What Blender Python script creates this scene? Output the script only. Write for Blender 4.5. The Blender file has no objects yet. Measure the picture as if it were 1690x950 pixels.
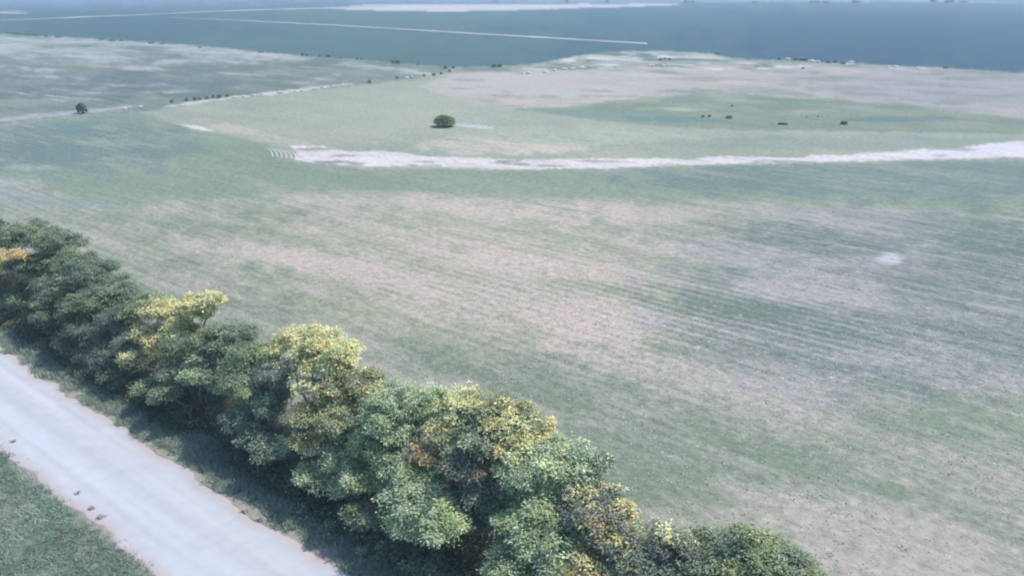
import bpy, math, random
import numpy as np
from mathutils import Vector, Matrix

# ---------------------------------------------------------------- camera, world, sun, exposure
scene = bpy.context.scene
col = scene.collection
W, HH, F, YH, CAMZ = 1690.0, 950.0, 1300.0, -32.0, 25.0
PITCH = math.atan((475 - YH) / F)
cd = bpy.data.cameras.new('camera'); cam = bpy.data.objects.new('camera', cd); col.objects.link(cam)
cam.location = (0, 0, CAMZ); cam.rotation_euler = (math.pi / 2 - PITCH, 0, 0)
cd.sensor_width = 36; cd.lens = 36 * F / W; cd.clip_start = 0.5; cd.clip_end = 30000
scene.camera = cam
SUN_EL, SUN_AZ = math.radians(59), math.radians(74)        # azimuth measured from +Y (view direction) towards +X
world = bpy.data.worlds.new('World'); scene.world = world; world.use_nodes = True
nt = world.node_tree
sky = nt.nodes.new('ShaderNodeTexSky'); sky.sky_type = 'NISHITA'; sky.sun_disc = False
sky.sun_elevation = SUN_EL; sky.sun_rotation = SUN_AZ; sky.ozone_density = 4.0; sky.air_density = 1.0; sky.dust_density = 0.6
bg = nt.nodes['Background']; bg.inputs[1].default_value = 0.15
nt.links.new(sky.outputs[0], bg.inputs[0])
sl = bpy.data.lights.new('sun', 'SUN'); sl.energy = 2.6; sl.angle = math.radians(0.6); sl.color = (1.0, 0.94, 0.86)
so = bpy.data.objects.new('sun', sl); col.objects.link(so)
sdir = Vector((math.sin(SUN_AZ) * math.cos(SUN_EL), math.cos(SUN_AZ) * math.cos(SUN_EL), math.sin(SUN_EL)))
so.rotation_euler = sdir.to_track_quat('Z', 'Y').to_euler(); so.location = (0, 0, 80)
scene.view_settings.view_transform = 'Standard'; scene.view_settings.look = 'None'
scene.view_settings.exposure = 1.0; scene.view_settings.gamma = 1.0
scene.render.engine = 'CYCLES'
scene.cycles.max_bounces = 6; scene.cycles.volume_bounces = 1; scene.cycles.transparent_max_bounces = 8
scene.cycles.pixel_filter_type = 'BLACKMAN_HARRIS'; scene.cycles.filter_width = 2.0
rng = np.random.default_rng(11)
random.seed(5)

# ---------------------------------------------------------------- helpers
cp, sp = math.cos(PITCH), math.sin(PITCH)
def ray(x, y):
    u = (x - 845) / F; v = (475 - y) / F
    return np.array([u, cp + v * sp, -sp + v * cp])
def at(x, y, z=0.0):
    d = ray(x, y); k = (z - CAMZ) / d[2]
    return Vector((d[0] * k, d[1] * k, z))
def project(X, Y):
    """ground point -> the photograph's pixel grid, used only to lay out the map of fields"""
    c = Y * cp + CAMZ * sp
    v = Y * sp - CAMZ * cp
    c = np.where(c > 0.5, c, 0.5)
    return 845 + F * X / c, 475 - F * v / c
A0 = at(0, 575); B0 = at(580, 945)
RD = (B0 - A0).normalized(); RN = Vector((-RD.y, RD.x, 0))
RANG = math.atan2(RD.y, RD.x)
RC = RN.dot(A0)
def st(s, t, z=0.0):
    return A0 + RD * s + RN * t + Vector((0, 0, z))
def on_line(x, y, T):
    """point on the tree line: T metres from the road edge, seen at that place of the photograph"""
    d = ray(x, y); k = (T + RC) / (RN.x * d[0] + RN.y * d[1])
    return Vector((d[0] * k, d[1] * k, CAMZ + d[2] * k))

def hash2(ix, iy, seed):
    n = (ix.astype(np.int64) * 374761393 + iy.astype(np.int64) * 668265263 + seed * 974634777) & 0xffffffff
    n = ((n ^ (n >> 13)) * 1274126177) & 0xffffffff
    return ((n ^ (n >> 16)) & 0xffffff) / float(0xffffff)
def vnoise(x, y, seed=0):
    x0 = np.floor(x); y0 = np.floor(y); fx = x - x0; fy = y - y0
    fx = fx * fx * (3 - 2 * fx); fy = fy * fy * (3 - 2 * fy)
    a = hash2(x0, y0, seed); b = hash2(x0 + 1, y0, seed); c = hash2(x0, y0 + 1, seed); d = hash2(x0 + 1, y0 + 1, seed)
    return a + (b - a) * fx + (c - a) * fy + (a - b - c + d) * fx * fy
def fbm(x, y, seed=0, o=4):
    s = 0; a = 0.5; t = 0
    for i in range(o):
        s = s + a * vnoise(x * 2 ** i, y * 2 ** i, seed + i * 17); t += a; a *= 0.55
    return s / t

def link_mesh(name, verts, faces_flat, nper, mat, parent=None, attrs=None, smooth=False):
    """verts (n,3), faces as flat index array with nper corners each"""
    me = bpy.data.meshes.new(name)
    verts = np.asarray(verts, dtype=np.float32); faces_flat = np.asarray(faces_flat, dtype=np.int32).ravel()
    nf = len(faces_flat) // nper
    me.vertices.add(len(verts)); me.vertices.foreach_set('co', verts.ravel())
    me.loops.add(len(faces_flat)); me.loops.foreach_set('vertex_index', faces_flat)
    me.polygons.add(nf); me.polygons.foreach_set('loop_start', np.arange(0, nf * nper, nper, dtype=np.int32))
    me.polygons.foreach_set('loop_total', np.full(nf, nper, dtype=np.int32))
    if smooth: me.polygons.foreach_set('use_smooth', np.ones(nf, dtype=bool))
    for k, arr in (attrs or {}).items():
        at_ = me.attributes.new(k, 'FLOAT_COLOR', 'POINT')
        at_.data.foreach_set('color', np.asarray(arr, dtype=np.float32).ravel())
    me.update(calc_edges=True)
    if mat: me.materials.append(mat)
    o = bpy.data.objects.new(name, me); col.objects.link(o)
    if parent: o.parent = parent
    return o
def empty(name, loc, label, cat, group=None):
    o = bpy.data.objects.new(name, None); col.objects.link(o); o.location = loc; o.empty_display_size = 0.3
    tag(o, label, cat, group); return o
def tag(o, label=None, cat=None, group=None, kind=None):
    if label: o['label'] = label
    if cat: o['category'] = cat
    if group: o['group'] = group
    if kind: o['kind'] = kind
    return o

# ---------------------------------------------------------------- materials
def new_mat(name, rough=0.9):
    m = bpy.data.materials.new(name); m.use_nodes = True
    b = m.node_tree.nodes['Principled BSDF']; b.inputs['Roughness'].default_value = rough
    b.inputs['Specular IOR Level'].default_value = 0.15
    return m, m.node_tree.nodes, m.node_tree.links, b
def field_material():
    m, N, L, b = new_mat('field_cover', 0.95)
    geo = N.new('ShaderNodeNewGeometry')
    a = N.new('ShaderNodeAttribute'); a.attribute_name = 'cover_a'
    c = N.new('ShaderNodeAttribute'); c.attribute_name = 'cover_b'
    mp = N.new('ShaderNodeMapping'); mp.vector_type = 'POINT'
    mp.inputs['Rotation'].default_value = (0, 0, -RANG)
    L.new(geo.outputs['Position'], mp.inputs['Vector'])
    def noise(scale, det, sx=1.0, rough=0.6, src=mp):
        v = N.new('ShaderNodeVectorMath'); v.operation = 'MULTIPLY'; v.inputs[1].default_value = (sx, 1, 1)
        L.new(src.outputs[0], v.inputs[0])
        n = N.new('ShaderNodeTexNoise'); n.inputs['Scale'].default_value = scale; n.inputs['Detail'].default_value = det
        n.inputs['Roughness'].default_value = rough; L.new(v.outputs[0], n.inputs['Vector']); return n.outputs['Fac']
    def math_(op, x, y=None, z=None, clamp=False):
        n = N.new('ShaderNodeMath'); n.operation = op; n.use_clamp = clamp
        for i, q in enumerate((x, y, z)):
            if q is None: continue
            if isinstance(q, (int, float)): n.inputs[i].default_value = q
            else: L.new(q, n.inputs[i])
        return n.outputs[0]
    n1 = noise(0.11, 4, 0.45); n2 = noise(0.6, 6, 0.55); n3 = noise(3.2, 4, 0.6); n4 = noise(9.0, 3); n6 = noise(0.7, 4, 0.09)
    # sown rows, parallel with the farm road, about 0.7 m apart
    sep = N.new('ShaderNodeSeparateXYZ'); L.new(mp.outputs[0], sep.inputs[0])
    wob = noise(0.05, 2, 0.5)
    ph = math_('MULTIPLY_ADD', wob, 2.5, sep.outputs[1])
    row = math_('SINE', math_('MULTIPLY', ph, 2 * math.pi / 1.05))
    s = math_('MULTIPLY', n1, 0.45)
    s = math_('MULTIPLY_ADD', n2, 0.35, s)
    s = math_('MULTIPLY_ADD', n3, 0.28, s)
    s = math_('MULTIPLY_ADD', n4, 0.18, s)          # mean 0.63
    rs = math_('MULTIPLY', math_('MULTIPLY', row, c.outputs['Alpha']), math_('MULTIPLY', math_('SUBTRACT', noise(0.045, 2, 0.6), 0.36), 6.0, clamp=True))
    s = math_('MULTIPLY_ADD', rs, 0.045, s)
    s = math_('MULTIPLY_ADD', n6, 0.34, s)
    s = math_('SUBTRACT', s, 0.80)
    s = math_('MULTIPLY_ADD', s, 4.5, 0.0)
    s = math_('ADD', s, a.outputs['Alpha'], clamp=True)
    mix = N.new('ShaderNodeMix'); mix.data_type = 'RGBA'
    L.new(s, mix.inputs['Factor']); L.new(a.outputs['Color'], mix.inputs['A']); L.new(c.outputs['Color'], mix.inputs['B'])
    # fine grain: pale straw and dark clods, both the real cover of the soil
    g = noise(1.6, 6, 0.8, 0.75)
    g = math_('MULTIPLY_ADD', math_('SUBTRACT', g, 0.5), 1.5, 1.0)
    g = math_('MAXIMUM', g, 0.35)
    n5 = noise(3.4, 3, 0.7)
    sp_ = math_('MULTIPLY', math_('SUBTRACT', n5, 0.60), 7.0, clamp=True)
    sp_ = math_('MULTIPLY', sp_, math_('MULTIPLY', c.outputs['Alpha'], 0.5))
    sc = N.new('ShaderNodeVectorMath'); sc.operation = 'SCALE'
    L.new(mix.outputs['Result'], sc.inputs[0]); L.new(g, sc.inputs['Scale'])
    mix2 = N.new('ShaderNodeMix'); mix2.data_type = 'RGBA'
    L.new(sp_, mix2.inputs['Factor']); L.new(sc.outputs[0], mix2.inputs['A']); mix2.inputs['B'].default_value = (0.46, 0.45, 0.43, 1)
    L.new(mix2.outputs['Result'], b.inputs['Base Color'])
    bp = N.new('ShaderNodeBump'); bp.inputs['Strength'].default_value = 0.6; bp.inputs['Distance'].default_value = 0.12
    hsum = math_('MULTIPLY_ADD', n4, 0.5, n3)
    L.new(hsum, bp.inputs['Height']); L.new(bp.outputs[0], b.inputs['Normal'])
    return m
def leaf_material(name, transl=0.3):
    m, N, L, b = new_mat(name, 0.6)
    a = N.new('ShaderNodeAttribute'); a.attribute_name = 'leaf'
    L.new(a.outputs['Color'], b.inputs['Base Color'])
    t = N.new('ShaderNodeBsdfTranslucent'); L.new(a.outputs['Color'], t.inputs['Color'])
    mx = N.new('ShaderNodeMixShader'); mx.inputs[0].default_value = transl
    L.new(b.outputs[0], mx.inputs[1]); L.new(t.outputs[0], mx.inputs[2])
    L.new(mx.outputs[0], N['Material Output'].inputs['Surface'])
    return m
def noisy_mat(name, c1, c2, scale, rough=0.9, bump=0.4, dist=0.03):
    m, N, L, b = new_mat(name, rough)
    tc = N.new('ShaderNodeTexCoord')
    n = N.new('ShaderNodeTexNoise'); n.inputs['Scale'].default_value = scale; n.inputs['Detail'].default_value = 5
    L.new(tc.outputs['Object'], n.inputs['Vector'])
    r = N.new('ShaderNodeValToRGB'); r.color_ramp.elements[0].position = 0.35; r.color_ramp.elements[1].position = 0.68
    r.color_ramp.elements[0].color = (*c1, 1); r.color_ramp.elements[1].color = (*c2, 1)
    L.new(n.outputs['Fac'], r.inputs[0]); L.new(r.outputs[0], b.inputs['Base Color'])
    bp = N.new('ShaderNodeBump'); bp.inputs['Strength'].default_value = bump; bp.inputs['Distance'].default_value = dist
    L.new(n.outputs['Fac'], bp.inputs['Height']); L.new(bp.outputs[0], b.inputs['Normal'])
    return m
M_FIELD = field_material()
M_LEAF = leaf_material('foliage', 0.3)
M_GRASS = leaf_material('grass_blades', 0.25)
M_BARK = noisy_mat('bark', (0.10, 0.085, 0.075), (0.22, 0.19, 0.17), 6.0)
M_DEAD = noisy_mat('bleached_twigs', (0.28, 0.26, 0.25), (0.45, 0.42, 0.40), 8.0)
M_SAND = noisy_mat('pale_sand', (0.36, 0.33, 0.32), (0.46, 0.42, 0.41), 0.8, bump=0.3, dist=0.05)
M_TRACK = noisy_mat('pale_track', (0.17, 0.18, 0.18), (0.27, 0.27, 0.26), 0.04)
M_STONE = noisy_mat('weathered_wood', (0.05, 0.05, 0.05), (0.12, 0.11, 0.10), 5.0)

# ---------------------------------------------------------------- the ground: one sheet cut along its field edges
def inpoly(px, py, poly):
    r = np.zeros(px.shape, dtype=bool); n = len(poly); j = n - 1
    for i in range(n):
        xi, yi = poly[i]; xj, yj = poly[j]
        if yi != yj:
            c = ((yi > py) != (yj > py)) & (px < (xj - xi) * (py - yi) / (yj - yi) + xi)
            r ^= c
        j = i
    return r
dense = np.radians(np.linspace(-37, 37, 741))
rest = np.radians(np.arange(40, 321, 3.0))
az = np.concatenate([dense, rest])
ang = np.concatenate([np.linspace(math.radians(44), math.radians(0.95), 640), np.radians([0.8, 0.6, 0.45, 0.32, 0.24, 0.2])])
rad = np.concatenate([[3, 12, 20], CAMZ / np.tan(ang)])
RR, AA = np.meshgrid(rad, az, indexing='ij')
X = RR * np.sin(AA); Y = RR * np.cos(AA)
nr, na = X.shape
x, y = X.ravel(), Y.ravel()
PX, PY = project(x, y)
# wander of the field edges
lr = np.log(np.maximum(RR.ravel(), 5)) * 60
wx = (fbm(x / (RR.ravel() * 0.03 + 1), lr, 3) - 0.5)
w1 = fbm(PX / 26, PY / 9, 5, 4) - 0.5
w2 = fbm(PX / 6, PY / 3, 9, 2) - 0.5
ex = PX + w1 * 14; ey = PY + w1 * 5 + w2 * 3
ey2 = PY + w1 * 1.2 + w2 * 0.8                          # steadier edges of the far fields

R = np.zeros(x.shape, dtype=np.int32)                   # 0 near field
BIG = 9000
green_band = [(-BIG, 330), (0, 210), (120, 192), (228, 188), (300, 208), (440, 238), (490, 266), (600, 277), (845, 281), (1150, 273), (1400, 267), (1690, 263), (BIG, 230),
              (BIG, 330), (1690, 345), (1300, 338), (1100, 328), (900, 325), (700, 316), (520, 318), (350, 325), (240, 335), (170, 345), (110, 322), (60, 300), (0, 292), (-BIG, 300)]
crop = [(230, 186), (380, 165), (470, 155), (580, 145), (680, 133), (760, 120), (1000, 110), (1690, 150), (BIG, 200), (BIG, 232), (1690, 262), (1150, 274), (845, 282), (600, 278), (488, 267), (440, 238), (300, 208)]
pink = [(690, 142), (760, 118), (870, 113), (1000, 108), (1100, 107), (1300, 108), (1500, 113), (1690, 124), (BIG, 420), (BIG, 560), (1690, 196), (1600, 186), (1480, 172), (1300, 160), (1180, 152), (1100, 157), (1020, 166), (930, 176), (830, 178), (750, 166)]
pasture = [(880, 182), (1010, 167), (1100, 158), (1180, 152), (1300, 160), (1480, 172), (1600, 186), (1690, 196), (BIG, 560), (BIG, 600), (1690, 222), (1480, 218), (1250, 216), (1090, 208), (960, 196)]
sand = [(478, 240), (530, 240), (560, 249), (610, 250), (640, 247), (690, 256), (760, 260), (850, 263), (1000, 262), (1130, 262), (1180, 258), (1400, 255), (1470, 250), (1580, 243), (1640, 236), (1690, 233), (BIG, -400), (BIG, 60),
        (1690, 262), (1550, 262), (1400, 266), (1150, 272), (1000, 278), (845, 279), (700, 276), (600, 274), (520, 270), (486, 264), (490, 252)]
sliver = [(298, 205), (330, 208), (354, 217), (325, 214), (305, 209)]
rough = [(-BIG, -300), (0, 56), (100, 61), (300, 73), (500, 92), (700, 107), (742, 112), (740, 118), (680, 130), (580, 142), (470, 154), (380, 163), (228, 186), (120, 190), (0, 207), (-BIG, 330)]
scrub = [(742, 112), (870, 108), (930, 96), (990, 87), (1080, 84), (1170, 88), (1210, 97), (1320, 101), (1420, 106), (1520, 110), (1690, 121), (BIG, 400), (BIG, 402), (1690, 127), (1500, 115), (1300, 110), (1100, 109), (1000, 111), (870, 116), (750, 121)]
far = [(-BIG, -300), (0, 56), (100, 61), (300, 73), (500, 92), (700, 107), (742, 112), (870, 108), (930, 96), (990, 87), (1080, 84), (1170, 88), (1210, 97), (1320, 101), (1420, 106), (1520, 110), (1690, 121), (BIG, 400), (BIG, -100), (BIG, -31.9), (-BIG, -31.9)]
farpink = [(540, 14), (600, 9), (700, 7.5), (900, 7), (1130, 6.5), (1100, 10), (1010, 12), (850, 17), (740, 19.5), (640, 18), (570, 16)]
beyond = [(-BIG, -31.9), (-BIG, 60), (0, 12), (100, 17), (300, 15), (560, 9), (620, 6.5), (1120, 5), (1500, 4), (1690, 6), (BIG, 60), (BIG, -31.9)]
R[inpoly(PX + w1 * 14, PY + w1 * 14 + w2 * 5, green_band)] = 1
R[inpoly(PX, ey2, far)] = 6
R[inpoly(PX, ey2, crop)] = 2
R[inpoly(PX + w1 * 5, ey2 + w1 * 2, pink)] = 3
R[inpoly(PX + w1 * 30, ey2 + w1 * 6, pasture)] = 4
R[inpoly(PX, ey2, rough)] = 5
R[inpoly(PX + w1 * 10, ey2 + w2 * 3, scrub)] = 8
R[inpoly(PX + w1 * 6, PY + w1 * 4 + w2 * 2.6, sand)] = 7
R[inpoly(PX, PY + w2 * 1.5, sliver)] = 7
R[inpoly(PX, ey2, beyond)] = 10
R[inpoly(PX, PY + w1 * 1.5, farpink)] = 9
R[PY < -31.5] = 10
R[(Y.ravel() < 0)] = 0
# road frame coordinates
S_ = (x - A0.x) * RD.x + (y - A0.y) * RD.y; T_ = (x - A0.x) * RN.x + (y - A0.y) * RN.y
R[(T_ < 8) & (RR.ravel() < 300) & (R <= 1)] = 11

PAL = {  # cover a (green), share of cover b, cover b (dry), row strength
    0: ((.155, .190, .130), .44, (.305, .280, .230), .45),
    1: ((.165, .210, .145), .10, (.240, .250, .185), .3),
    2: ((.215, .245, .180), .35, (.285, .285, .215), .15),
    3: ((.235, .230, .180), .60, (.345, .300, .255), .15),
    4: ((.140, .175, .125), .30, (.215, .230, .170), .15),
    5: ((.105, .135, .110), .36, (.195, .205, .170), .15),
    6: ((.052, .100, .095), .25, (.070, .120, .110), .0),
    7: ((.340, .310, .285), .80, (.500, .450, .425), .0),
    8: ((.130, .160, .120), .45, (.270, .270, .225), .2),
    9: ((.330, .300, .290), .60, (.400, .360, .350), .0),
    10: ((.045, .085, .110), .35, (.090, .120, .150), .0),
    11: ((.120, .150, .110), .35, (.260, .240, .200), .3),
}
ca = np.zeros((len(x), 4)); cb = np.zeros((len(x), 4))
for k, (a_, w_, b_, r_) in PAL.items():
    i = R == k
    ca[i, :3] = a_; ca[i, 3] = w_; cb[i, :3] = b_; cb[i, 3] = r_
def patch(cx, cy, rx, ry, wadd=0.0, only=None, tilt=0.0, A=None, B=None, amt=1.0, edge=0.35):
    """a stretch of ground whose cover differs: more straw, greener, barer, or tinted by painted lens falloff"""
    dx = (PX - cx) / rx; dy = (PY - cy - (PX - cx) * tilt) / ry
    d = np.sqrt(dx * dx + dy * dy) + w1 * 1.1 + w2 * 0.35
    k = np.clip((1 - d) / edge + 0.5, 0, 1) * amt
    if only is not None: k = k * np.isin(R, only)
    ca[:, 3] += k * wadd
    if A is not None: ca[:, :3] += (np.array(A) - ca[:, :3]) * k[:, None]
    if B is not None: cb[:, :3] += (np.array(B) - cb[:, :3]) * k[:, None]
NF = [0, 1]
pinkc = (.47, .355, .295); tan = (.36, .31, .25)
# straw and bare stretches of the near field
for (cx, cy, rx, ry, wa, tl) in [
    (300, 345, 130, 16, .2, .15), (860, 345, 300, 16, .25, .04), (900, 360, 160, 22, .15, .08), (240, 400, 170, 22, .28, .2),
    (600, 385, 180, 16, .15, .1), (480, 425, 200, 18, .38, .17), (700, 470, 260, 26, .36, .2), (900, 440, 190, 20, .38, .12), (970, 525, 120, 36, .6, .1),
    (1340, 475, 130, 26, .5, .08), (1250, 420, 200, 30, .25, .05), (1160, 640, 260, 34, .38, .25), (1080, 600, 200, 24, .35, .2),
    (1400, 650, 260, 30, .36, .2), (1600, 480, 160, 40, .2, .1), (1560, 620, 180, 24, .3, .15), (1330, 360, 260, 12, .15, .05),
    (1500, 900, 220, 70, .55, .2), (1290, 840, 160, 22, .3, .2), (1640, 760, 120, 50, .3, .2), (330, 470, 80, 16, .3, .15), (1120, 860, 60, 26, .3, .1),
    (1060, 350, 120, 12, .3, .0), (650, 560, 200, 18, .15, .2), (980, 700, 120, 20, .15, .3)]:
    patch(cx, cy, rx, ry, wa, NF, tl)
for (cx, cy, rx, ry, tl, am) in [(970, 530, 110, 34, .1, .9), (1340, 478, 110, 22, .05, .7), (900, 440, 150, 16, .12, .5), (860, 350, 200, 16, .0, .4), (780, 410, 90, 12, .1, .5)]:
    patch(cx, cy, rx, ry, .15, NF, tl, B=pinkc, amt=am)
for (cx, cy, rx, ry, wa, tl) in [   # greener stretches
    (560, 520, 160, 26, -.25, .25), (830, 620, 150, 40, -.35, .3), (1000, 760, 200, 50, -.42, .3), (720, 590, 90, 26, -.3, .3), (1280, 760, 240, 40, -.35, .2),
    (1180, 500, 220, 20, -.25, .15), (1400, 540, 260, 26, -.3, .15), (1350, 400, 220, 18, -.25, .05), (1180, 600, 120, 14, -.2, .2), (420, 385, 140, 12, -.3, .15),
    (620, 430, 120, 10, -.3, .15), (1090, 540, 200, 12, -.3, .24), (1550, 700, 200, 30, -.25, .2), (1100, 390, 120, 14, -.2, .1), (180, 385, 90, 10, -.2, .2), (1620, 400, 140, 40, -.25, .1)]:
    patch(cx, cy, rx, ry, wa, NF, tl)
patch(1467, 426, 20, 9, .9, NF, 0, A=(.6, .55, .58), B=(.72, .66, .70), edge=.3)
patch(60, 276, 45, 5, .8, NF, .02, B=(.30, .32, .31)); patch(70, 330, 130, 12, .12, NF, .1, B=(.25, .26, .25)); patch(10, 300, 60, 8, .25, NF, 0, B=(.27, .28, .27))
patch(850, 460, 460, 120, 0.05, NF, .1, A=(.215, .24, .150), B=(.385, .325, .265), amt=.85)
patch(1500, 500, 420, 160, 0, NF, 0, A=(.095, .130, .110), B=(.26, .25, .245), amt=.75)  # right side darker: lens falloff painted into the cover colours
rowk = np.clip(1.2 - np.sqrt(((PX - 1120) / 480) ** 2 + ((PY - 540 - (PX - 1120) * .18) / 110) ** 2), 0, 1) * (R == 0); cb[:, 3] += 1.5 * rowk
# middle ground
patch(120, 240, 200, 50, 0, [1], 0, A=(.10, .15, .135), amt=.8)  # left end of the band dimmed, edge falloff of the lens put into colour
patch(1500, 290, 450, 40, 0, [1], 0, A=(.105, .15, .135), amt=.8)  # same painted lens falloff at the right end of the band
patch(640, 215, 240, 30, 0, [2], 0, A=(.24, .26, .195), amt=.7)
patch(1600, 150, 320, 50, 0, [3, 8], 0, A=(.180,.185,.170), B=(.25,.235,.225), amt=.9, edge=1.1)  # greyer, darker right end: lens vignette put into the field colour
patch(820, 240, 160, 14, .5, [2], 0, B=(.40, .35, .28), amt=.9)
patch(420, 222, 80, 9, .6, [1, 2], .22, B=(.34, .30, .25), amt=.9)
patch(1000, 225, 200, 16, .2, [2], 0, B=(.29, .30, .23))
patch(1400, 235, 300, 12, .0, [2], 0, A=(.18, .21, .165), B=(.24, .25, .20))
patch(780, 208, 40, 3, .8, [2], .08, B=(.36, .36, .33))
patch(900, 140, 220, 22, -.15, [3], 0, A=(.32, .31, .27), amt=.8)
patch(1080, 178, 120, 4, .3, [4], .05, B=(.27, .29, .20)); patch(1000, 188, 140, 4, -.3, [2, 4], .06, A=(.13, .19, .15))
patch(1110, 198, 90, 5, -.3, [4, 2], .02, A=(.11, .17, .14)); patch(1500, 197, 140, 4, -.3, [4], 0, A=(.10, .15, .13))
patch(150, 80, 320, 20, .30, [5], .03, B=(.29, .30, .27)); patch(60, 100, 200, 14, .2, [5], .03)
patch(560, 104, 160, 5, .45, [5], .12, B=(.29, .30, .26)); patch(250, 115, 45, 3.5, .5, [5], .05, B=(.30, .31, .28)); [patch(rng.uniform(0, 560), rng.uniform(75, 165), rng.uniform(8, 34), rng.uniform(.8, 2.2), .45, [5], .04, B=(.27, .28, .25)) for _ in range(80)]; [patch(rng.uniform(0, 600), rng.uniform(75, 165), rng.uniform(20, 60), rng.uniform(2, 5), -.4, [5], .04) for _ in range(40)]; [patch(rng.uniform(760, 1690), rng.uniform(112, 185), rng.uniform(15, 60), rng.uniform(1.2, 3), rng.choice([-.8, .5]), [3, 4, 8], .03) for _ in range(130)]; [patch(rng.uniform(700, 1690), rng.uniform(112, 175), rng.uniform(10, 40), rng.uniform(1., 2.4), -.6, [3], .03, A=(.17, .19, .145), amt=.8) for _ in range(50)]; patch(470, 122, 140, 8, .15, [5], 0)
patch(150, 140, 200, 20, -.12, [5], 0, A=(.095, .125, .12)); patch(40, 170, 60, 5, .5, [5], 0); patch(80, 190, 160, 4, .3, [5], -.1, B=(.28, .29, .28))
patch(420, 158, 160, 3, .6, [5], -.12, B=(.40, .40, .36))
patch(1060, 95, 120, 8, .2, [8], 0, B=(.36, .37, .33)); patch(1100, 99, 40, 3, -.6, [8], 0, A=(.12, .15, .12)); [patch(rng.uniform(780, 1600), rng.uniform(88, 114), rng.uniform(10, 40), rng.uniform(.8, 2), -.7, [3, 8], .03, A=(.09, .12, .10), amt=.9) for _ in range(45)]; [patch(rng.uniform(800, 1600), rng.uniform(92, 116), rng.uniform(8, 30), rng.uniform(.6, 1.4), .7, [3, 8], .03, B=(.42, .41, .38)) for _ in range(35)]
# far fields: blue-dark lens falloff at right and left painted into the colours
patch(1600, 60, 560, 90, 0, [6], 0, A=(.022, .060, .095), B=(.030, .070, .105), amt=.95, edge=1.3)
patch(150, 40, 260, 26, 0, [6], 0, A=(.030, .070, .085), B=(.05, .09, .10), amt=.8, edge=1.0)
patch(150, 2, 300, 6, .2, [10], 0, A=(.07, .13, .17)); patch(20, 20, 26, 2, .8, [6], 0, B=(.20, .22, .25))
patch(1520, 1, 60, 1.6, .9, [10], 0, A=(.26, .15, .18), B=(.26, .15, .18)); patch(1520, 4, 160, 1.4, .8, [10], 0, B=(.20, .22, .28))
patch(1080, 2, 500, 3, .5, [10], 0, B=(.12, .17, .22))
# wheel-worn earth next to the road and darker ground below the trees
[patch(rng.uniform(500, 1690), rng.uniform(246, 274), rng.uniform(10, 50), rng.uniform(1, 3), -.9, [7], .01, A=(.20, .22, .17), amt=.9) for _ in range(40)]
patch(1620, 248, 90, 8, .4, [7], -.08, B=(.46, .43, .44))
patch_t = np.clip(1 - np.abs(T_ + 2.9) / 4.2, 0, 1)
ii = (R == 11)
ca[ii, 3] += 0.9 * np.clip(1.2 - np.abs(T_[ii] + 2.9 + w1[ii]) / 3.6, 0, 0.6)
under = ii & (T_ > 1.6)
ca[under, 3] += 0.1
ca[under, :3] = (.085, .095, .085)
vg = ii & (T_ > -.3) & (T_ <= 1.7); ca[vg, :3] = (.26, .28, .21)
low = ii & (T_ < -5.6)
ca[low, :3] = (.10, .150, .105); ca[low, 3] = .25
ca[:, 3] += (fbm(x / 14, y / 14, 41, 3) - 0.5) * 0.5 * (np.isin(R, [0, 2, 3, 4, 5, 8, 11]))
ca[:, :3] *= (0.88 + 0.24 * fbm(x / 30, y / 30, 77, 3))[:, None]
ca[:, 3] = np.clip(ca[:, 3], -0.3, 1.3)
ca[:, :3] *= .88; cb[:, :3] *= .88
# soften colours across the cut edges a little
for arr in (ca, cb):
    g = arr.reshape(nr, na, 4)
    soft = np.isin(R.reshape(nr, na), [0, 1])[..., None]
    for it in range(9):
        g2 = g.copy(); g2[1:-1] = g[1:-1] * 0.6 + (g[2:] + g[:-2]) * 0.2; g2[:, 1:-1] = g2[:, 1:-1] * 0.6 + (g2[:, 2:] + g2[:, :-2]) * 0.2
        g[:] = g2 if it == 0 else np.where(soft & np.roll(soft, 1, 0) & np.roll(soft, -1, 0), g2, g)
ca = ca.reshape(-1, 4); cb = cb.reshape(-1, 4)
# gentle relief away from the road
z = (fbm(x / 38, y / 38, 21, 3) - 0.5) * 0.7 * np.clip((T_ - 14) / 30, 0, 1) * np.clip((112 - RR.ravel()) / 25, 0, 1)
z = z - 0.05 * (T_ <= 1)
zgrid = z
idx = np.arange(nr * na).reshape(nr, na)
nxt = np.roll(idx, -1, axis=1)
q = np.stack([idx[:-1], nxt[:-1], nxt[1:], idx[1:]], -1).reshape(-1, 4)
reg_q = R[q[:, 0]]
V = np.stack([x, y, z], 1)
def ground_piece(name, ids):
    sel = q[np.isin(reg_q, ids)]
    sel = sel[:, ::-1]
    u, inv = np.unique(sel, return_inverse=True)
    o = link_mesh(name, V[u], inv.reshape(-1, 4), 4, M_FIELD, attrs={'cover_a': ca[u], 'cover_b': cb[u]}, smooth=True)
    tag(o, kind='structure'); return o
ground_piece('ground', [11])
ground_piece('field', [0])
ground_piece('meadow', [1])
ground_piece('crop_field', [2])
ground_piece('stubble_field', [3])
ground_piece('pasture', [4])
ground_piece('rough_pasture', [5])
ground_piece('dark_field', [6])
ground_piece('sandy_track', [7])
ground_piece('scrub_land', [8])
ground_piece('fallow_field', [9])
ground_piece('horizon_land', [10])

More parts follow.
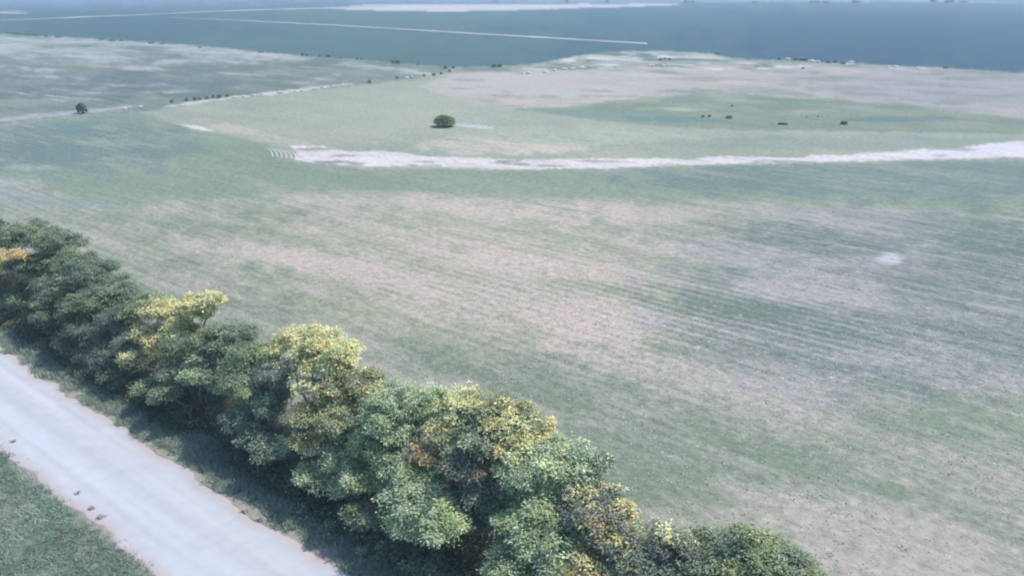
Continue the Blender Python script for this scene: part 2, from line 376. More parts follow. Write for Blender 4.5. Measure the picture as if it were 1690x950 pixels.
# ---------------------------------------------------------------- the gravel road
def gravel_material():
    m, N, L, b = new_mat('pale_gravel', 0.95)
    a = N.new('ShaderNodeAttribute'); a.attribute_name = 'cover_a'
    geo = N.new('ShaderNodeNewGeometry')
    n = N.new('ShaderNodeTexNoise'); n.inputs['Scale'].default_value = 1.1; n.inputs['Detail'].default_value = 8; n.inputs['Roughness'].default_value = 0.65
    n2 = N.new('ShaderNodeTexNoise'); n2.inputs['Scale'].default_value = 22; n2.inputs['Detail'].default_value = 3
    L.new(geo.outputs['Position'], n.inputs['Vector']); L.new(geo.outputs['Position'], n2.inputs['Vector'])
    mr = N.new('ShaderNodeMapRange'); mr.inputs['From Min'].default_value = 0.3; mr.inputs['From Max'].default_value = 0.7
    mr.inputs['To Min'].default_value = 0.95; mr.inputs['To Max'].default_value = 1.05
    L.new(n.outputs['Fac'], mr.inputs[0])
    sc = N.new('ShaderNodeVectorMath'); sc.operation = 'SCALE'
    L.new(a.outputs['Color'], sc.inputs[0]); L.new(mr.outputs[0], sc.inputs['Scale'])
    L.new(sc.outputs[0], b.inputs['Base Color'])
    bp = N.new('ShaderNodeBump'); bp.inputs['Strength'].default_value = 0.35; bp.inputs['Distance'].default_value = 0.02
    L.new(n2.outputs['Fac'], bp.inputs['Height']); L.new(bp.outputs[0], b.inputs['Normal'])
    return m
RW = 5.55
ns, ntt = 900, 44
ss = np.linspace(-160, 90, ns); tt = np.linspace(0, 1, ntt)
eu = 0.0 + (fbm(ss / 2.2, ss * 0, 61, 4) - 0.5) * 1.1; el = -RW + (fbm(ss / 2.0, ss * 0 + 9, 67, 4) - 0.5) * 1.0
SS, TT = np.meshgrid(ss, tt, indexing='ij')
tcoord = eu[:, None] * (1 - TT) + el[:, None] * TT
crown = 0.06 * np.clip(np.sin(np.pi * TT), 0, 1) ** 0.5 - 0.045
crown[:, 0] = -0.08; crown[:, -1] = -0.08
fr = (tcoord / -RW)
rut = np.exp(-((fr - .27) / .07) ** 2) + np.exp(-((fr - .62) / .07) ** 2)
crown = crown - 0.012 * rut
gx = A0.x + RD.x * SS + RN.x * tcoord; gy = A0.y + RD.y * SS + RN.y * tcoord
rc = np.ones((ns, ntt, 4)); rc[..., :3] = (.355, .36, .375)
streak = fbm(SS / 9, tcoord / 0.35, 71, 4) - 0.5
edge = np.clip(1 - np.minimum(np.abs(tcoord - eu[:, None]), np.abs(tcoord - el[:, None])) / 0.8, 0, 1)
rc[..., :3] *= (1 + 0.20 * streak - 0.06 * (fbm(SS / 2.5, tcoord / 1.2, 79, 4) - .5) + 0.07 * rut - 0.05 * np.exp(-((fr - .45) / .05) ** 2))[..., None]
pk = np.clip(edge * (0.4 + fbm(SS / 1.5, tcoord / 0.8, 75, 3)), 0, 1)[..., None]
rc[..., :3] = rc[..., :3] * (1 - pk) + np.array((.34, .29, .265)) * pk
i2 = np.arange(ns * ntt).reshape(ns, ntt)
qr = np.stack([i2[:-1, :-1], i2[1:, :-1], i2[1:, 1:], i2[:-1, 1:]], -1).reshape(-1, 4)[:, ::-1]
road = link_mesh('road', np.stack([gx, gy, crown], -1).reshape(-1, 3), qr, 4, gravel_material(), attrs={'cover_a': rc.reshape(-1, 4)}, smooth=True)
tag(road, kind='structure')

# ---------------------------------------------------------------- distant tracks and the curved tyre marks
def ribbon(name, pts, half, mat, z=0.03, ragged=0.0, seed=1, rag_scale=12.0):
    """strip of bare earth lying on the land, its edges given as map points"""
    P = [np.array(p, float) for p in pts]; out_a, out_b = [], []
    dist = 0
    for i in range(len(P) - 1):
        a, b = P[i], P[i + 1]; L_ = np.linalg.norm(b - a); n = max(2, int(L_ / 3))
        dv = (b - a) / L_; nn = np.array([-dv[1], dv[0]])
        ha, hb = (half[i], half[i + 1]) if isinstance(half, (list, tuple)) else (half, half)
        for k in range(n + (i == len(P) - 2)):
            f = k / n; c = a + (b - a) * f
            h = ha + (hb - ha) * f
            j = 1 + ragged * (float(vnoise(np.array([(dist + L_ * f) / rag_scale]), np.array([0.5]), seed)[0]) - 0.5) * 2
            out_a.append(at(*(c + nn * h * j), z)); out_b.append(at(*(c - nn * h * j), z))
        dist += L_
    vs = np.array([list(v) for v in out_a + out_b]); n = len(out_a)
    fs = [[i, i + 1, n + i + 1, n + i] for i in range(n - 1)]
    o = link_mesh(name, vs, fs, 4, mat)
    if o.data.polygons[0].normal.z < 0: o.data.flip_normals()
    tag(o, kind='structure'); return o
ribbon('dirt_road', [(280, 29), (420, 35), (560, 42), (760, 54), (940, 64.5), (1068, 72)], [.3, .6, .8, 1.1, 1.3, 1.3], M_TRACK, ragged=.25)
ribbon('dirt_road', [(-60, 36), (60, 31.5), (140, 28), (240, 24.5), (360, 18.5), (480, 15), (560, 13), (640, 10)], [.6, .5, .8, .5, .7, .8, .9, .8], M_TRACK, ragged=.5, rag_scale=30)
ribbon('dirt_road', [(-60, 20), (0, 21), (45, 23)], [1.3, 1.6, .4], M_TRACK, ragged=.3)
for k in range(6):
    x0 = 446 + k * 7.8; y0 = 244.5 + k * 0.9
    pts = [(x0 - 9, y0 - 1), (x0 - 3, y0 + 1.2), (x0 + 1.5, y0 + 5), (x0 + 3.5, y0 + 10), (x0 + 4, y0 + 14.5)]
    ribbon('tyre_track', pts, [.12, .45, .8, 1.0, .6], M_SAND, z=0.03)

# ---------------------------------------------------------------- leaves, trees
def leaf_cloud(centers, outward, n_per, spread, size, colors, cvar, flat=0.55, droop=0.0, hang=None):
    """leaf blades round each spray centre; returns verts (4 per leaf) and colours"""
    n = len(centers)
    c = np.repeat(centers, n_per, 0); o = np.repeat(outward, n_per, 0); cl = np.repeat(colors, n_per, 0)
    m = len(c)
    off = rng.normal(0, 1, (m, 3)); off *= (spread * rng.random((m, 1)) ** 0.4) / np.maximum(np.linalg.norm(off, axis=1, keepdims=True), 1e-6)
    off[:, 2] *= flat
    p = c + off
    p[:, 2] -= droop * (np.linalg.norm(off[:, :2], axis=1) ** 2)
    nrm = o * 0.6 + rng.normal(0, 0.42, (m, 3)) + np.array([0, 0, 1.0]); nrm /= np.linalg.norm(nrm, axis=1, keepdims=True)
    d = off + rng.normal(0, 0.5, (m, 3)) * spread; d -= nrm * np.sum(d * nrm, 1, keepdims=True); d /= np.maximum(np.linalg.norm(d, axis=1, keepdims=True), 1e-6)
    s = np.cross(nrm, d)
    L_ = size * (0.6 + 0.9 * rng.random((m, 1))); w = L_ * (0.34 + 0.18 * rng.random((m, 1)))
    v = np.stack([p, p + d * L_ * .5 + s * w * .5 + nrm * L_ * .05, p + d * L_, p + d * L_ * .5 - s * w * .5 + nrm * L_ * .05], 1).reshape(-1, 3)
    f = 1 + cvar * rng.normal(0, 1, (m, 1)); f = np.clip(f, .45, 1.7)
    cc = np.concatenate([np.clip(cl * f, 0.01, .8), np.ones((m, 1))], 1)
    return v, np.repeat(cc, 4, 0)

def tube(path, radii, k=6):
    vs, fs = [], []
    for i, (p, r) in enumerate(zip(path, radii)):
        t = (path[min(i + 1, len(path) - 1)] - path[max(i - 1, 0)])
        t = t.normalized() if t.length > 1e-6 else Vector((0, 0, 1))
        a = t.cross(Vector((0.3, 0.9, 0.1))).normalized(); b = t.cross(a)
        for j in range(k):
            an = 2 * math.pi * j / k; vs.append(p + a * math.cos(an) * r + b * math.sin(an) * r)
    for i in range(len(path) - 1):
        for j in range(k):
            fs.append([i * k + j, i * k + (j + 1) % k, (i + 1) * k + (j + 1) % k, (i + 1) * k + j])
    return vs, fs
class Tubes:
    def __init__(s): s.v = []; s.f = []
    def add(s, path, radii, k=6):
        v, f = tube(path, radii, k); o = len(s.v); s.v += [list(q_) for q_ in v]; s.f += [[i + o for i in q_] for q_ in f]
    def limb(s, a, b, r0, r1, bend=0.25, n=5, k=6, sag=0.0):
        L_ = (b - a).length; off = Vector((random.uniform(-1, 1), random.uniform(-1, 1), random.uniform(-.3, .8))) * L_ * bend * .5
        path = [a.lerp(b, i / n) + off * math.sin(math.pi * i / n) + Vector([random.uniform(-1, 1) * L_ * .025 for _ in range(3)]) * (0 < i < n) for i in range(n + 1)]
        s.add(path, [r0 + (r1 - r0) * (i / n) ** .8 for i in range(n + 1)], k); return path
    def build(s, name, mat, parent, inv):
        vs = np.array(s.v) - np.array(inv)
        return link_mesh(name, vs, s.f, 4, mat, parent, smooth=True)

C = {  # true leaf colours
    'deep': (.155, .200, .140), 'mid': (.205, .250, .145), 'pale': (.420, .490, .300), 'bright': (.280, .350, .170),
    'grey': (.205, .235, .180), 'olive': (.330, .335, .160), 'yellow': (.790, .690, .320), 'lemon': (.740, .730, .380),
    'orange': (.640, .480, .230), 'cream': (.740, .660, .360), 'brown': (.330, .250, .180), 'fresh': (.400, .480, .260), 'teal': (.220, .270, .185), 'straw': (.80, .77, .70)}
def make_tree(name, label, lobes, mix, base_T=None, leaf=0.15, dense_=1.0, dead=0, group=None, cat='tree', flat=0.72):
    """lobes: (x, y, T, radius[, colour mix]); mix: list of (colour, weight)"""
    pos = [on_line(l[0], l[1], l[2]) for l in lobes]
    mc = sum(pos, Vector()) / len(pos)
    T = base_T if base_T is not None else max(2.6, min(6.0, sum(l[2] for l in lobes) / len(lobes)))
    s_ = (mc - A0).dot(RD)
    base = st(s_, T, -0.05)
    root = empty(name, base, label, cat, group)
    tb = Tubes(); dvs = []
    zmin = min(p.z for p in pos)
    fork = st(s_ + random.uniform(-.3, .3), T + random.uniform(-.2, .2), max(0.5, min(1.6, zmin * .4)))
    tb.limb(base, fork, 0.17, 0.13, .1)
    tb.limb(base + Vector((.15, .1, 0)), fork + Vector((.5, .2, .3)), 0.11, 0.08, .2)
    VV, CC = [], []
    full = []
    for l, p in zip(lobes, pos):
        mx = l[4] if len(l) > 4 else mix
        full.append((p, l[3] * .92, mx, True))
        for _ in range(4):
            th = random.uniform(0, 2 * math.pi)
            q_ = p + Vector((math.cos(th), math.sin(th), random.uniform(-.35, .45))) * l[3] * random.uniform(.75, 1.05)
            if q_.z > .5: full.append((q_, l[3] * random.uniform(.28, .5), mx, False))
    for a_, b_ in zip(range(len(lobes) - 1), range(1, len(lobes))):
        q_ = (pos[a_] + pos[b_]) / 2 - Vector((0, 0, .55)); rr_ = (lobes[a_][3] + lobes[b_][3]) * .36
        if q_.z > .6 and (pos[a_] - pos[b_]).length < 5: full.append((q_, rr_, lobes[a_][4] if len(lobes[a_]) > 4 else mix, False))
    for p, r, mx, main_ in full:
        if main_: tb.limb(fork, p + Vector((0, 0, -r * .35)), 0.10, 0.035, .3)
        nsp = int(125 * r * r * dense_) + 12
        d = rng.normal(0, 1, (nsp, 3)); d[:, 2] = d[:, 2] * .85 + .18; d /= np.linalg.norm(d, axis=1, keepdims=True)
        rad_ = r * (0.45 + 0.65 * rng.random((nsp, 1)) ** 0.6)
        # uneven outline: the lobe's radius swells and shrinks with direction
        rad_ *= (0.50 + 1.0 * fbm(d[:, 0] * 2.1 + p.x, d[:, 1] * 2.1 + d[:, 2] * 1.7 + p.y, 31, 2))[:, None]
        rad_ = np.where(rng.random(rad_.shape) < .05, rad_ * rng.uniform(1.1, 1.35, rad_.shape), rad_)
        cen = np.array(p) + d * rad_ * np.array([1, 1, flat])
        cen = cen[cen[:, 2] > 0.15]; d = d[:len(cen)]
        # sprays of one branch share a tone, so that colours come in clumps
        ks = [m_[0] for m_ in mx]; ws = np.array([m_[1] for m_ in mx], float); ws /= ws.sum()
        nv = fbm(cen[:, 0] * .9 + 13, cen[:, 1] * .9 + cen[:, 2] * .9, 91, 2) + rng.normal(0, .17, len(cen))
        rank = np.clip((nv - .22) / .56, 0, .999)
        ci = np.searchsorted(np.cumsum(ws), rank); ci = np.clip(ci, 0, len(ks) - 1)
        cols = np.array([C[k] for k in ks])[ci] * (0.82 + .36 * rng.random((len(cen), 1)))
        v, c_ = leaf_cloud(cen, d, int(26), 0.30, leaf * .88, cols, .16, flat=.42, droop=.3)
        VV.append(v); CC.append(c_)
        for j in range(0, len(cen), 5):
            e = Vector(cen[j]); a = p + Vector((0, 0, -r * .3)); tb.limb(a, e, 0.022, 0.006, .3, n=3, k=4)
        for j in range(dead if main_ else 0):
            th = random.uniform(0, 2 * math.pi); el_ = random.uniform(-.2, .9)
            e = p + Vector((math.cos(th) * math.cos(el_), math.sin(th) * math.cos(el_), math.sin(el_))) * r * random.uniform(.9, 1.35)
            dv = Tubes(); dvs.append(dv)
            pth = dv.limb(p + Vector((0, 0, -r * .6)), e, 0.035, 0.010, .35, n=4, k=4)
            for _ in range(3):
                e2 = pth[random.choice([2, 3])] + Vector([random.uniform(-1, 1) for _ in range(3)]) * .55
                dv.limb(pth[2], e2, 0.016, 0.006, .3, n=2, k=4)
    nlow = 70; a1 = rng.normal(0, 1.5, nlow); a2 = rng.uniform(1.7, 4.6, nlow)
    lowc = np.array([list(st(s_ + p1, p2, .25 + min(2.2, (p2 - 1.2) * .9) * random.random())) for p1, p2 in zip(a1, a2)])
    v, c_ = leaf_cloud(lowc, np.tile([[0, -.2, .8]], (nlow, 1)), 22, .38, leaf, np.tile([np.array(C[mix[0][0]]) * .5 + np.array(C['deep']) * .25], (nlow, 1)), .2, flat=.6)  # low leaves darkened: shadow at the hedge foot put into their colour
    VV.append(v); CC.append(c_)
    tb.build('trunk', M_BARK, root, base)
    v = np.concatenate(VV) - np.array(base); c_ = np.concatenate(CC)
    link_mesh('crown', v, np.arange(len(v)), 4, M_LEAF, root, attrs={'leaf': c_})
    for dv in dvs: tag(dv.build('bare_branch', M_DEAD, root, base), 'bare bleached branch showing among the leaves')
    return root

GT = 'trees of the roadside tree line'
make_tree('tree', 'deep green tree at the far left end of the roadside tree line', [(-25, 405, 5.5, 1.9), (35, 390, 6.3, 1.7), (90, 400, 6.5, 1.6), (60, 440, 5, 1.6), (-20, 480, 4, 1.7), (115, 432, 6, 1.4), (40, 490, 4, 1.6), (-20, 370, 7.5, 1.5)], [('deep', 5), ('teal', 3), ('mid', 3), ('bright', .6)], group=GT)
make_tree('tree', 'small orange leaved tree showing at the left edge between two green crowns', [(2, 428, 3.6, 1.15), (28, 424, 3.9, .8), (-20, 445, 3.4, 1.0)], [('brown', .8), ('orange', 4), ('yellow', 3), ('olive', 1)], group=GT)
make_tree('tree', 'broad deep green tree right of the orange leaved tree', [(150, 450, 6, 1.6), (205, 482, 6, 1.3), (110, 480, 4.7, 1.7), (165, 495, 4.5, 1.5), (85, 520, 3.4, 1.3), (220, 505, 5, 1.1), (25, 520, 3.0, 1.1), (130, 520, 3.6, 1.1)], [('deep', 4), ('teal', 3), ('mid', 3), ('bright', .8)], group=GT)
make_tree('tree', 'dull grey green tree leaning to the road before the broad deep green tree', [(150, 545, 3.4, 1.4), (200, 525, 4.5, 1.3), (175, 590, 2.8, 1.3), (120, 565, 2.6, 1.1), (215, 570, 3.4, 1.1), (155, 620, 1.9, .9), (190, 620, 2.2, .8)], [('grey', 8), ('deep', 2)], group=GT, leaf=.12)
make_tree('tree', 'yellow topped tree beside the dull grey green tree', [(262, 505, 5.3, 1.0), (325, 500, 6.0, 1.1), (345, 495, 6.4, .8), (252, 545, 4.3, 1.0), (298, 540, 4.9, .9), (222, 588, 3.0, .75), (285, 515, 5.4, .9)], [('olive', 1.2), ('yellow', 6), ('cream', 1.5), ('lemon', 2), ('brown', .5), ('mid', .6)], group=GT)
make_tree('tree', 'mid green dense tree between two yellow topped trees', [(385, 555, 5.6, 1.3), (345, 565, 5, 1.2), (420, 585, 5, 1.2), (330, 610, 3.5, 1.0, [('fresh', 2), ('teal', 3)]), (400, 625, 3.7, 1.1), (300, 575, 4, 1.0), (240, 640, 2, .6, [('fresh', 2), ('teal', 2)]), (275, 645, 2.1, .7, [('fresh', 1), ('teal', 2)]), (290, 610, 3, .8)], [('teal', 5), ('mid', 4), ('bright', 1.5)], group=GT)
make_tree('tree', 'grey green slender tree hanging towards the road below the pale yellow crown', [(445, 655, 3.8, 1.1), (465, 612, 4.4, 1.0), (420, 705, 2.7, .9), (450, 740, 2.1, .75), (395, 690, 2.5, .8, [('teal', 3), ('fresh', 1)]), (410, 640, 3.3, .7, [('fresh', 3), ('bright', 2)])], [('grey', 4), ('teal', 4), ('pale', 1.5)], group=GT, dead=1)
make_tree('tree', 'pale yellow crowned tree, brightest of the tree line', [(478, 562, 5.5, .95), (535, 562, 6, 1.0), (508, 590, 5, 1.0), (565, 578, 5.9, .8), (545, 600, 5.1, .8)], [('olive', .8), ('lemon', 2), ('cream', 3), ('yellow', 5), ('fresh', 1.2)], group=GT)
make_tree('tree', 'olive and yellow mottled tree before the pale yellow crown', [(540, 640, 4.6, 1.05), (592, 632, 5.6, 1.0), (558, 690, 3.8, 1.0), (508, 680, 3.5, .85), (615, 650, 5.4, .7), (505, 725, 2.7, .7)], [('teal', 2), ('olive', 5), ('lemon', 1.6), ('yellow', 1.6), ('brown', .8), ('grey', 1)], group=GT, dead=2)
make_tree('tree', 'pale green round topped tree right of the olive mottled tree', [(668, 658, 5.5, 1.35), (635, 685, 4.6, 1.1), (710, 665, 5.6, .9), (655, 700, 4.4, 1.0)], [('teal', 1.5), ('pale', 6), ('bright', 2), ('fresh', 2)], group=GT)
make_tree('tree', 'wide pale green tree on the road side below the round topped tree', [(565, 750, 3.4, 1.2), (620, 718, 4.2, 1.2), (660, 750, 3.8, 1.2), (530, 785, 2.5, .9), (600, 790, 2.6, .9), (690, 780, 3.3, .8)], [('teal', 1.2), ('pale', 5), ('fresh', 3), ('bright', 2)], group=GT)
make_tree('tree', 'low pale green tree reaching out nearest to the road shadow', [(690, 820, 2.6, 1.3), (738, 858, 2.1, .95), (660, 850, 2.0, .8), (720, 815, 2.9, .8), (555, 880, 1.5, .9, [('deep', 3), ('teal', 2)]), (515, 845, 1.7, .8, [('deep', 3), ('teal', 2)]), (620, 910, 1.6, 1.0, [('deep', 3), ('teal', 2)]), (700, 930, 2.0, 1.1, [('deep', 3), ('teal', 2)]), (600, 850, 1.6, .7, [('teal', 3), ('mid', 2)])], [('pale', 5), ('fresh', 3), ('bright', 3), ('lemon', .4)], group=GT)
make_tree('tree', 'yellow and teal mottled tree with bleached bare branches in its middle', [(760, 672, 5.8, 1.15), (830, 682, 6, 1.2), (735, 720, 4.6, 1.0), (800, 725, 5, 1.2, [('teal', 4), ('pale', 2), ('olive', 1)]), (862, 702, 6, .9), (780, 765, 4, .9, [('grey', 3), ('brown', 1), ('teal', 2)]), (700, 745, 3.9, .6, [('orange', 3), ('brown', 1)]), (800, 800, 4.2, .9, [('grey', 4), ('teal', 2)]), (845, 800, 4.4, .8, [('grey', 3), ('teal', 3)]), (770, 830, 3.6, .9, [('deep', 3), ('teal', 2)]), (830, 850, 4.2, .9, [('deep', 3), ('grey', 2)])], [('teal', 3), ('olive', 4), ('yellow', 3.6), ('lemon', 2.4)], group=GT, dead=7, dense_=.85)
make_tree('tree', 'small bright yellow tree squeezed behind the pale green flat crown', [(868, 722, 5.7, .75), (842, 742, 5.0, .6), (890, 712, 6.2, .55)], [('orange', 1), ('yellow', 4), ('cream', 3), ('olive', 1)], group=GT)
make_tree('tree', 'pale green flat crowned tree over a deep dark hollow', [(895, 765, 4.9, 1.2), (950, 772, 5.4, 1.05), (860, 785, 4.3, .85), (930, 745, 5.9, .9)], [('teal', .8), ('pale', 5), ('fresh', 3), ('lemon', .7)], group=GT, flat=.6)
make_tree('tree', 'yellowish green tree below the deep dark hollow at the bottom edge', [(880, 868, 3.2, 1.1), (915, 900, 2.9, 1.1), (845, 930, 2.1, 1.0), (900, 840, 3.8, .8), (880, 945, 2.2, 1.0)], [('teal', 1.5), ('bright', 4), ('pale', 4), ('fresh', 1)], group=GT)
make_tree('tree', 'thin orange leaved tree with many bare grey twigs', [(980, 812, 5.2, 1.0, [('olive', 3), ('grey', 3), ('cream', 1)]), (1000, 858, 4.2, .95), (1030, 900, 3.8, .9), (970, 935, 3, 1.0), (1015, 950, 3.2, .9), (960, 850, 4.3, .8, [('grey', 3), ('olive', 2)])], [('grey', 3), ('olive', 2), ('brown', 1), ('orange', 2.2), ('yellow', 3), ('cream', 2)], group=GT, dead=6, dense_=.6)
make_tree('tree', 'thin grey green tree with pale tips right of the orange leaved tree', [(1092, 888, 4.5, 1.0), (1122, 925, 4.3, .9), (1070, 930, 3.7, .9)], [('teal', 2), ('grey', 4), ('olive', 2), ('lemon', 1)], group=GT, dead=3, dense_=.65)
make_tree('tree', 'low green bushy tree closing the tree line at the lower right', [(1195, 925, 5.0, 1.1), (1255, 912, 5.3, 1.1), (1305, 930, 5.6, .9), (1175, 960, 4, 1.1), (1250, 970, 4.4, 1.3), (1325, 975, 5, 1.0), (1225, 900, 5.5, .8)], [('teal', 4), ('mid', 4), ('bright', 3), ('pale', 1), ('olive', 1)], group=GT)

# ---------------------------------------------------------------- undergrowth and grass
def blades(points, n_per, h, w, spread, colors, cvar=.15, lean=.5):
    n = len(points); c = np.repeat(points, n_per, 0); cl = np.repeat(colors, n_per, 0); m = len(c)
    off = rng.normal(0, 1, (m, 2)) * spread; c = c.copy(); c[:, 0] += off[:, 0]; c[:, 1] += off[:, 1]
    hh = np.repeat(np.broadcast_to(h, (n,)), n_per)[:, None] * (0.55 + .8 * rng.random((m, 1)))
    th = rng.random(m) * 2 * math.pi; s = np.stack([np.cos(th), np.sin(th), np.zeros(m)], 1)
    ld = rng.normal(0, lean, (m, 3)); ld[:, 2] = 0
    tip = c + (np.array([0, 0, 1]) + ld) * hh
    ww = w * (.6 + .8 * rng.random((m, 1)))
    v = np.stack([c - s * ww * .5, c + s * ww * .5, tip], 1).reshape(-1, 3)
    f = np.clip(1 + cvar * rng.normal(0, 1, (m, 1)), .5, 1.6)
    cc = np.concatenate([np.clip(cl * f, .01, .8), np.ones((m, 1))], 1)
    return v, np.repeat(cc, 3, 0)
def st_pts(s, t):
    return np.stack([A0.x + RD.x * s + RN.x * t, A0.y + RD.y * s + RN.y * t, np.zeros(len(s)) - 0.04], 1)
def pick(n, entries, p):
    e = np.array(entries); return e[rng.choice(len(e), n, p=np.array(p) / np.sum(p))]
# grass on the near side of the road (lower left corner) and the verge below the trees
n = 15000
s = rng.uniform(8, 75, n); t = -RW + .1 - np.abs(rng.uniform(0, 1, n)) ** 1.0 * 13
dn = fbm(s / 1.3, t / 1.3, 15, 3); keep = dn + (np.clip((-RW - t) / 1.2, 0, 1) - .5) * .5 > .32
s, t = s[keep], t[keep]
pt = st_pts(s, t); tone = fbm(pt[:, 0] / 2.2, pt[:, 1] / 2.2, 19, 3)[:, None]
base_c = pick(len(s), [(.190, .245, .195), (.230, .285, .225), (.29, .33, .27), (.37, .38, .33)], [5, 4, 2, 1.2]) * (.45 + 1.15 * tone)
v1, c1 = blades(pt, 11, .09 + .12 * tone[:, 0], .04, .13, base_c, lean=.9)
o = link_mesh('grass', v1, np.arange(len(v1)), 3, M_GRASS, attrs={'leaf': c1}); tag(o, 'rough green grass on the near side of the gravel road', 'grass', kind='stuff')
n = 16000
s = rng.uniform(-14, 62, n); t = rng.uniform(-.1, 2.4, n)
dn = fbm(s / 1.0, t / .8, 25, 3); keep = dn + (np.clip(t / .8, 0, 1) - .5) * .45 > .40
s, t = s[keep], t[keep]; pt = st_pts(s, t)
base_c = pick(len(s), [(.28, .34, .26), (.34, .39, .31), (.42, .42, .35), (.20, .24, .19)], [4, 4, 1.4, 1])
v1, c1 = blades(pt, 8, .16 + .14 * rng.random(len(s)), .05, .11, base_c, lean=.6)
o = link_mesh('grass', v1, np.arange(len(v1)), 3, M_GRASS, attrs={'leaf': c1}); tag(o, 'strip of verge grass between gravel road and tree line', 'grass', kind='stuff')
# undergrowth in the shade of the tree line
n = 8500
s = rng.uniform(-14, 62, n); t = rng.uniform(1.5, 7.4, n); k = fbm(s / 2, t / 2, 35, 3)
keep = k > .36; s, t, k = s[keep], t[keep], k[keep]
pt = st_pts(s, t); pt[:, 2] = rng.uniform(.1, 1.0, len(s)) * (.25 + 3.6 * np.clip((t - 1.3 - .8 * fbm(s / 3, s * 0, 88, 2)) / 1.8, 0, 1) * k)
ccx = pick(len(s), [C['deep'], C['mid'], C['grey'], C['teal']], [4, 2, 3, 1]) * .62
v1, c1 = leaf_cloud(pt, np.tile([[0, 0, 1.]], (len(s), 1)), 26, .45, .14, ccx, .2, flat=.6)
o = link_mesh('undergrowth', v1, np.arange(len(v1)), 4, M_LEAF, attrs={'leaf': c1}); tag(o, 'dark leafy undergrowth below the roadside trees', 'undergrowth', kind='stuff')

# tufts and straw on the near field, thicker in its sown rows
def zat(xx, yy, tt_):
    return (fbm(xx / 38, yy / 38, 21, 3) - 0.5) * 0.7 * np.clip((tt_ - 14) / 30, 0, 1) * np.clip((112 - np.hypot(xx, yy)) / 25, 0, 1)
def scatter(n, pxr, pyr):
    # even over the ground
    out = []
    xx = rng.uniform(-75, 95, n * 3); yy = rng.uniform(28, 125, n * 3)
    a, b = project(xx, yy); tt_ = (xx - A0.x) * RN.x + (yy - A0.y) * RN.y
    k = (a > -60) & (a < 1750) & (b > 330) & (b < 1000) & (tt_ > 8)
    xx, yy, tt_ = xx[k][:n], yy[k][:n], tt_[k][:n]
    return xx, yy, tt_
xx, yy, tt_ = scatter(75000, 0, 0)
rowd = tt_ + 0.4 * np.sin(((xx - A0.x) * RD.x + (yy - A0.y) * RD.y) / 9)
snap = np.round(rowd / 1.05) * 1.05; dlt = (snap - rowd) * .75 * (rng.random(len(xx)) < .4)
xx = xx + RN.x * dlt; yy = yy + RN.y * dlt
k1 = fbm(xx / 7, yy / 7, 41, 3) + .25 * fbm(xx / 1.5, yy / 1.5, 43, 2)
pxx, pyy = project(xx, yy)
keep = (k1 > .56 + .10 * rng.normal(0, 1, len(xx))) & (rng.random(len(xx)) < np.clip((pyy - 335) / 130, 0, 1) * .9); xx, yy, tt_ = xx[keep], yy[keep], tt_[keep]
pt = np.stack([xx, yy, zat(xx, yy, tt_) - .02], 1)
ccx = pick(len(xx), [(.15, .20, .155), (.20, .245, .19), (.28, .295, .25), (.40, .37, .35), (.48, .47, .44)], [2.5, 4, 3, 2.4, 1.6])
pt[:, 2] += .012
ccx = ccx * 1.1
v1, c1 = leaf_cloud(pt, np.tile([[0, 0, 1.]], (len(pt), 1)), 5, .15, .11, ccx, .2, flat=.15)
o = link_mesh('weeds', v1, np.arange(len(v1)), 4, M_GRASS, attrs={'leaf': c1}); tag(o, 'weed tufts and straw scattered over the near field in faint rows', 'weeds', kind='stuff')

# ---------------------------------------------------------------- single bushes and small things far out
def make_bush(name, label, cat, px, py, w, h, cols, group=None, leaf=.22, n=260, zb=0.0):
    p = at(px, py); p.z = zb
    root = empty(name, p, label, cat, group)
    d = rng.normal(0, 1, (n, 3)); d[:, 2] = np.abs(d[:, 2]) - .25; d /= np.linalg.norm(d, axis=1, keepdims=True)
    r = (.6 + .45 * rng.random((n, 1)) ** .5) * (.8 + .4 * fbm(d[:, 0] * 2 + px, d[:, 1] * 2 + d[:, 2] * 2, 3, 2))[:, None]
    cen = d * r * np.array([w * .5, w * .45, h * .62]) + np.array([0, 0, h * .42]); cen = cen[cen[:, 2] > .05]
    cc = pick(len(cen), [C[k] for k in cols], [1] * len(cols))
    v, c_ = leaf_cloud(cen, d[:len(cen)], 12, w * .11, leaf, cc, .2)
    tb = Tubes()
    for _ in range(4):
        tb.limb(Vector((random.uniform(-.1, .1), random.uniform(-.1, .1), -.1)), Vector((random.uniform(-.3, .3) * w, random.uniform(-.3, .3) * w, h * .65)), .05 * h, .02, .3, n=4, k=5)
    tb.build('stem', M_BARK, root, (0, 0, 0))
    link_mesh('foliage', v, np.arange(len(v)), 4, M_LEAF, root, attrs={'leaf': c_})
    return root
make_bush('bush', 'lone round bush standing in the middle of the pale green field', 'bush', 734, 209, 3.4, 1.9, ['mid', 'grey', 'olive'], n=700, leaf=.26)
make_bush('bush', 'lone dark bush at the lower edge of the rough pasture on the left', 'bush', 136, 187, 1.5, 1.9, ['deep', 'grey'], n=420, leaf=.3)
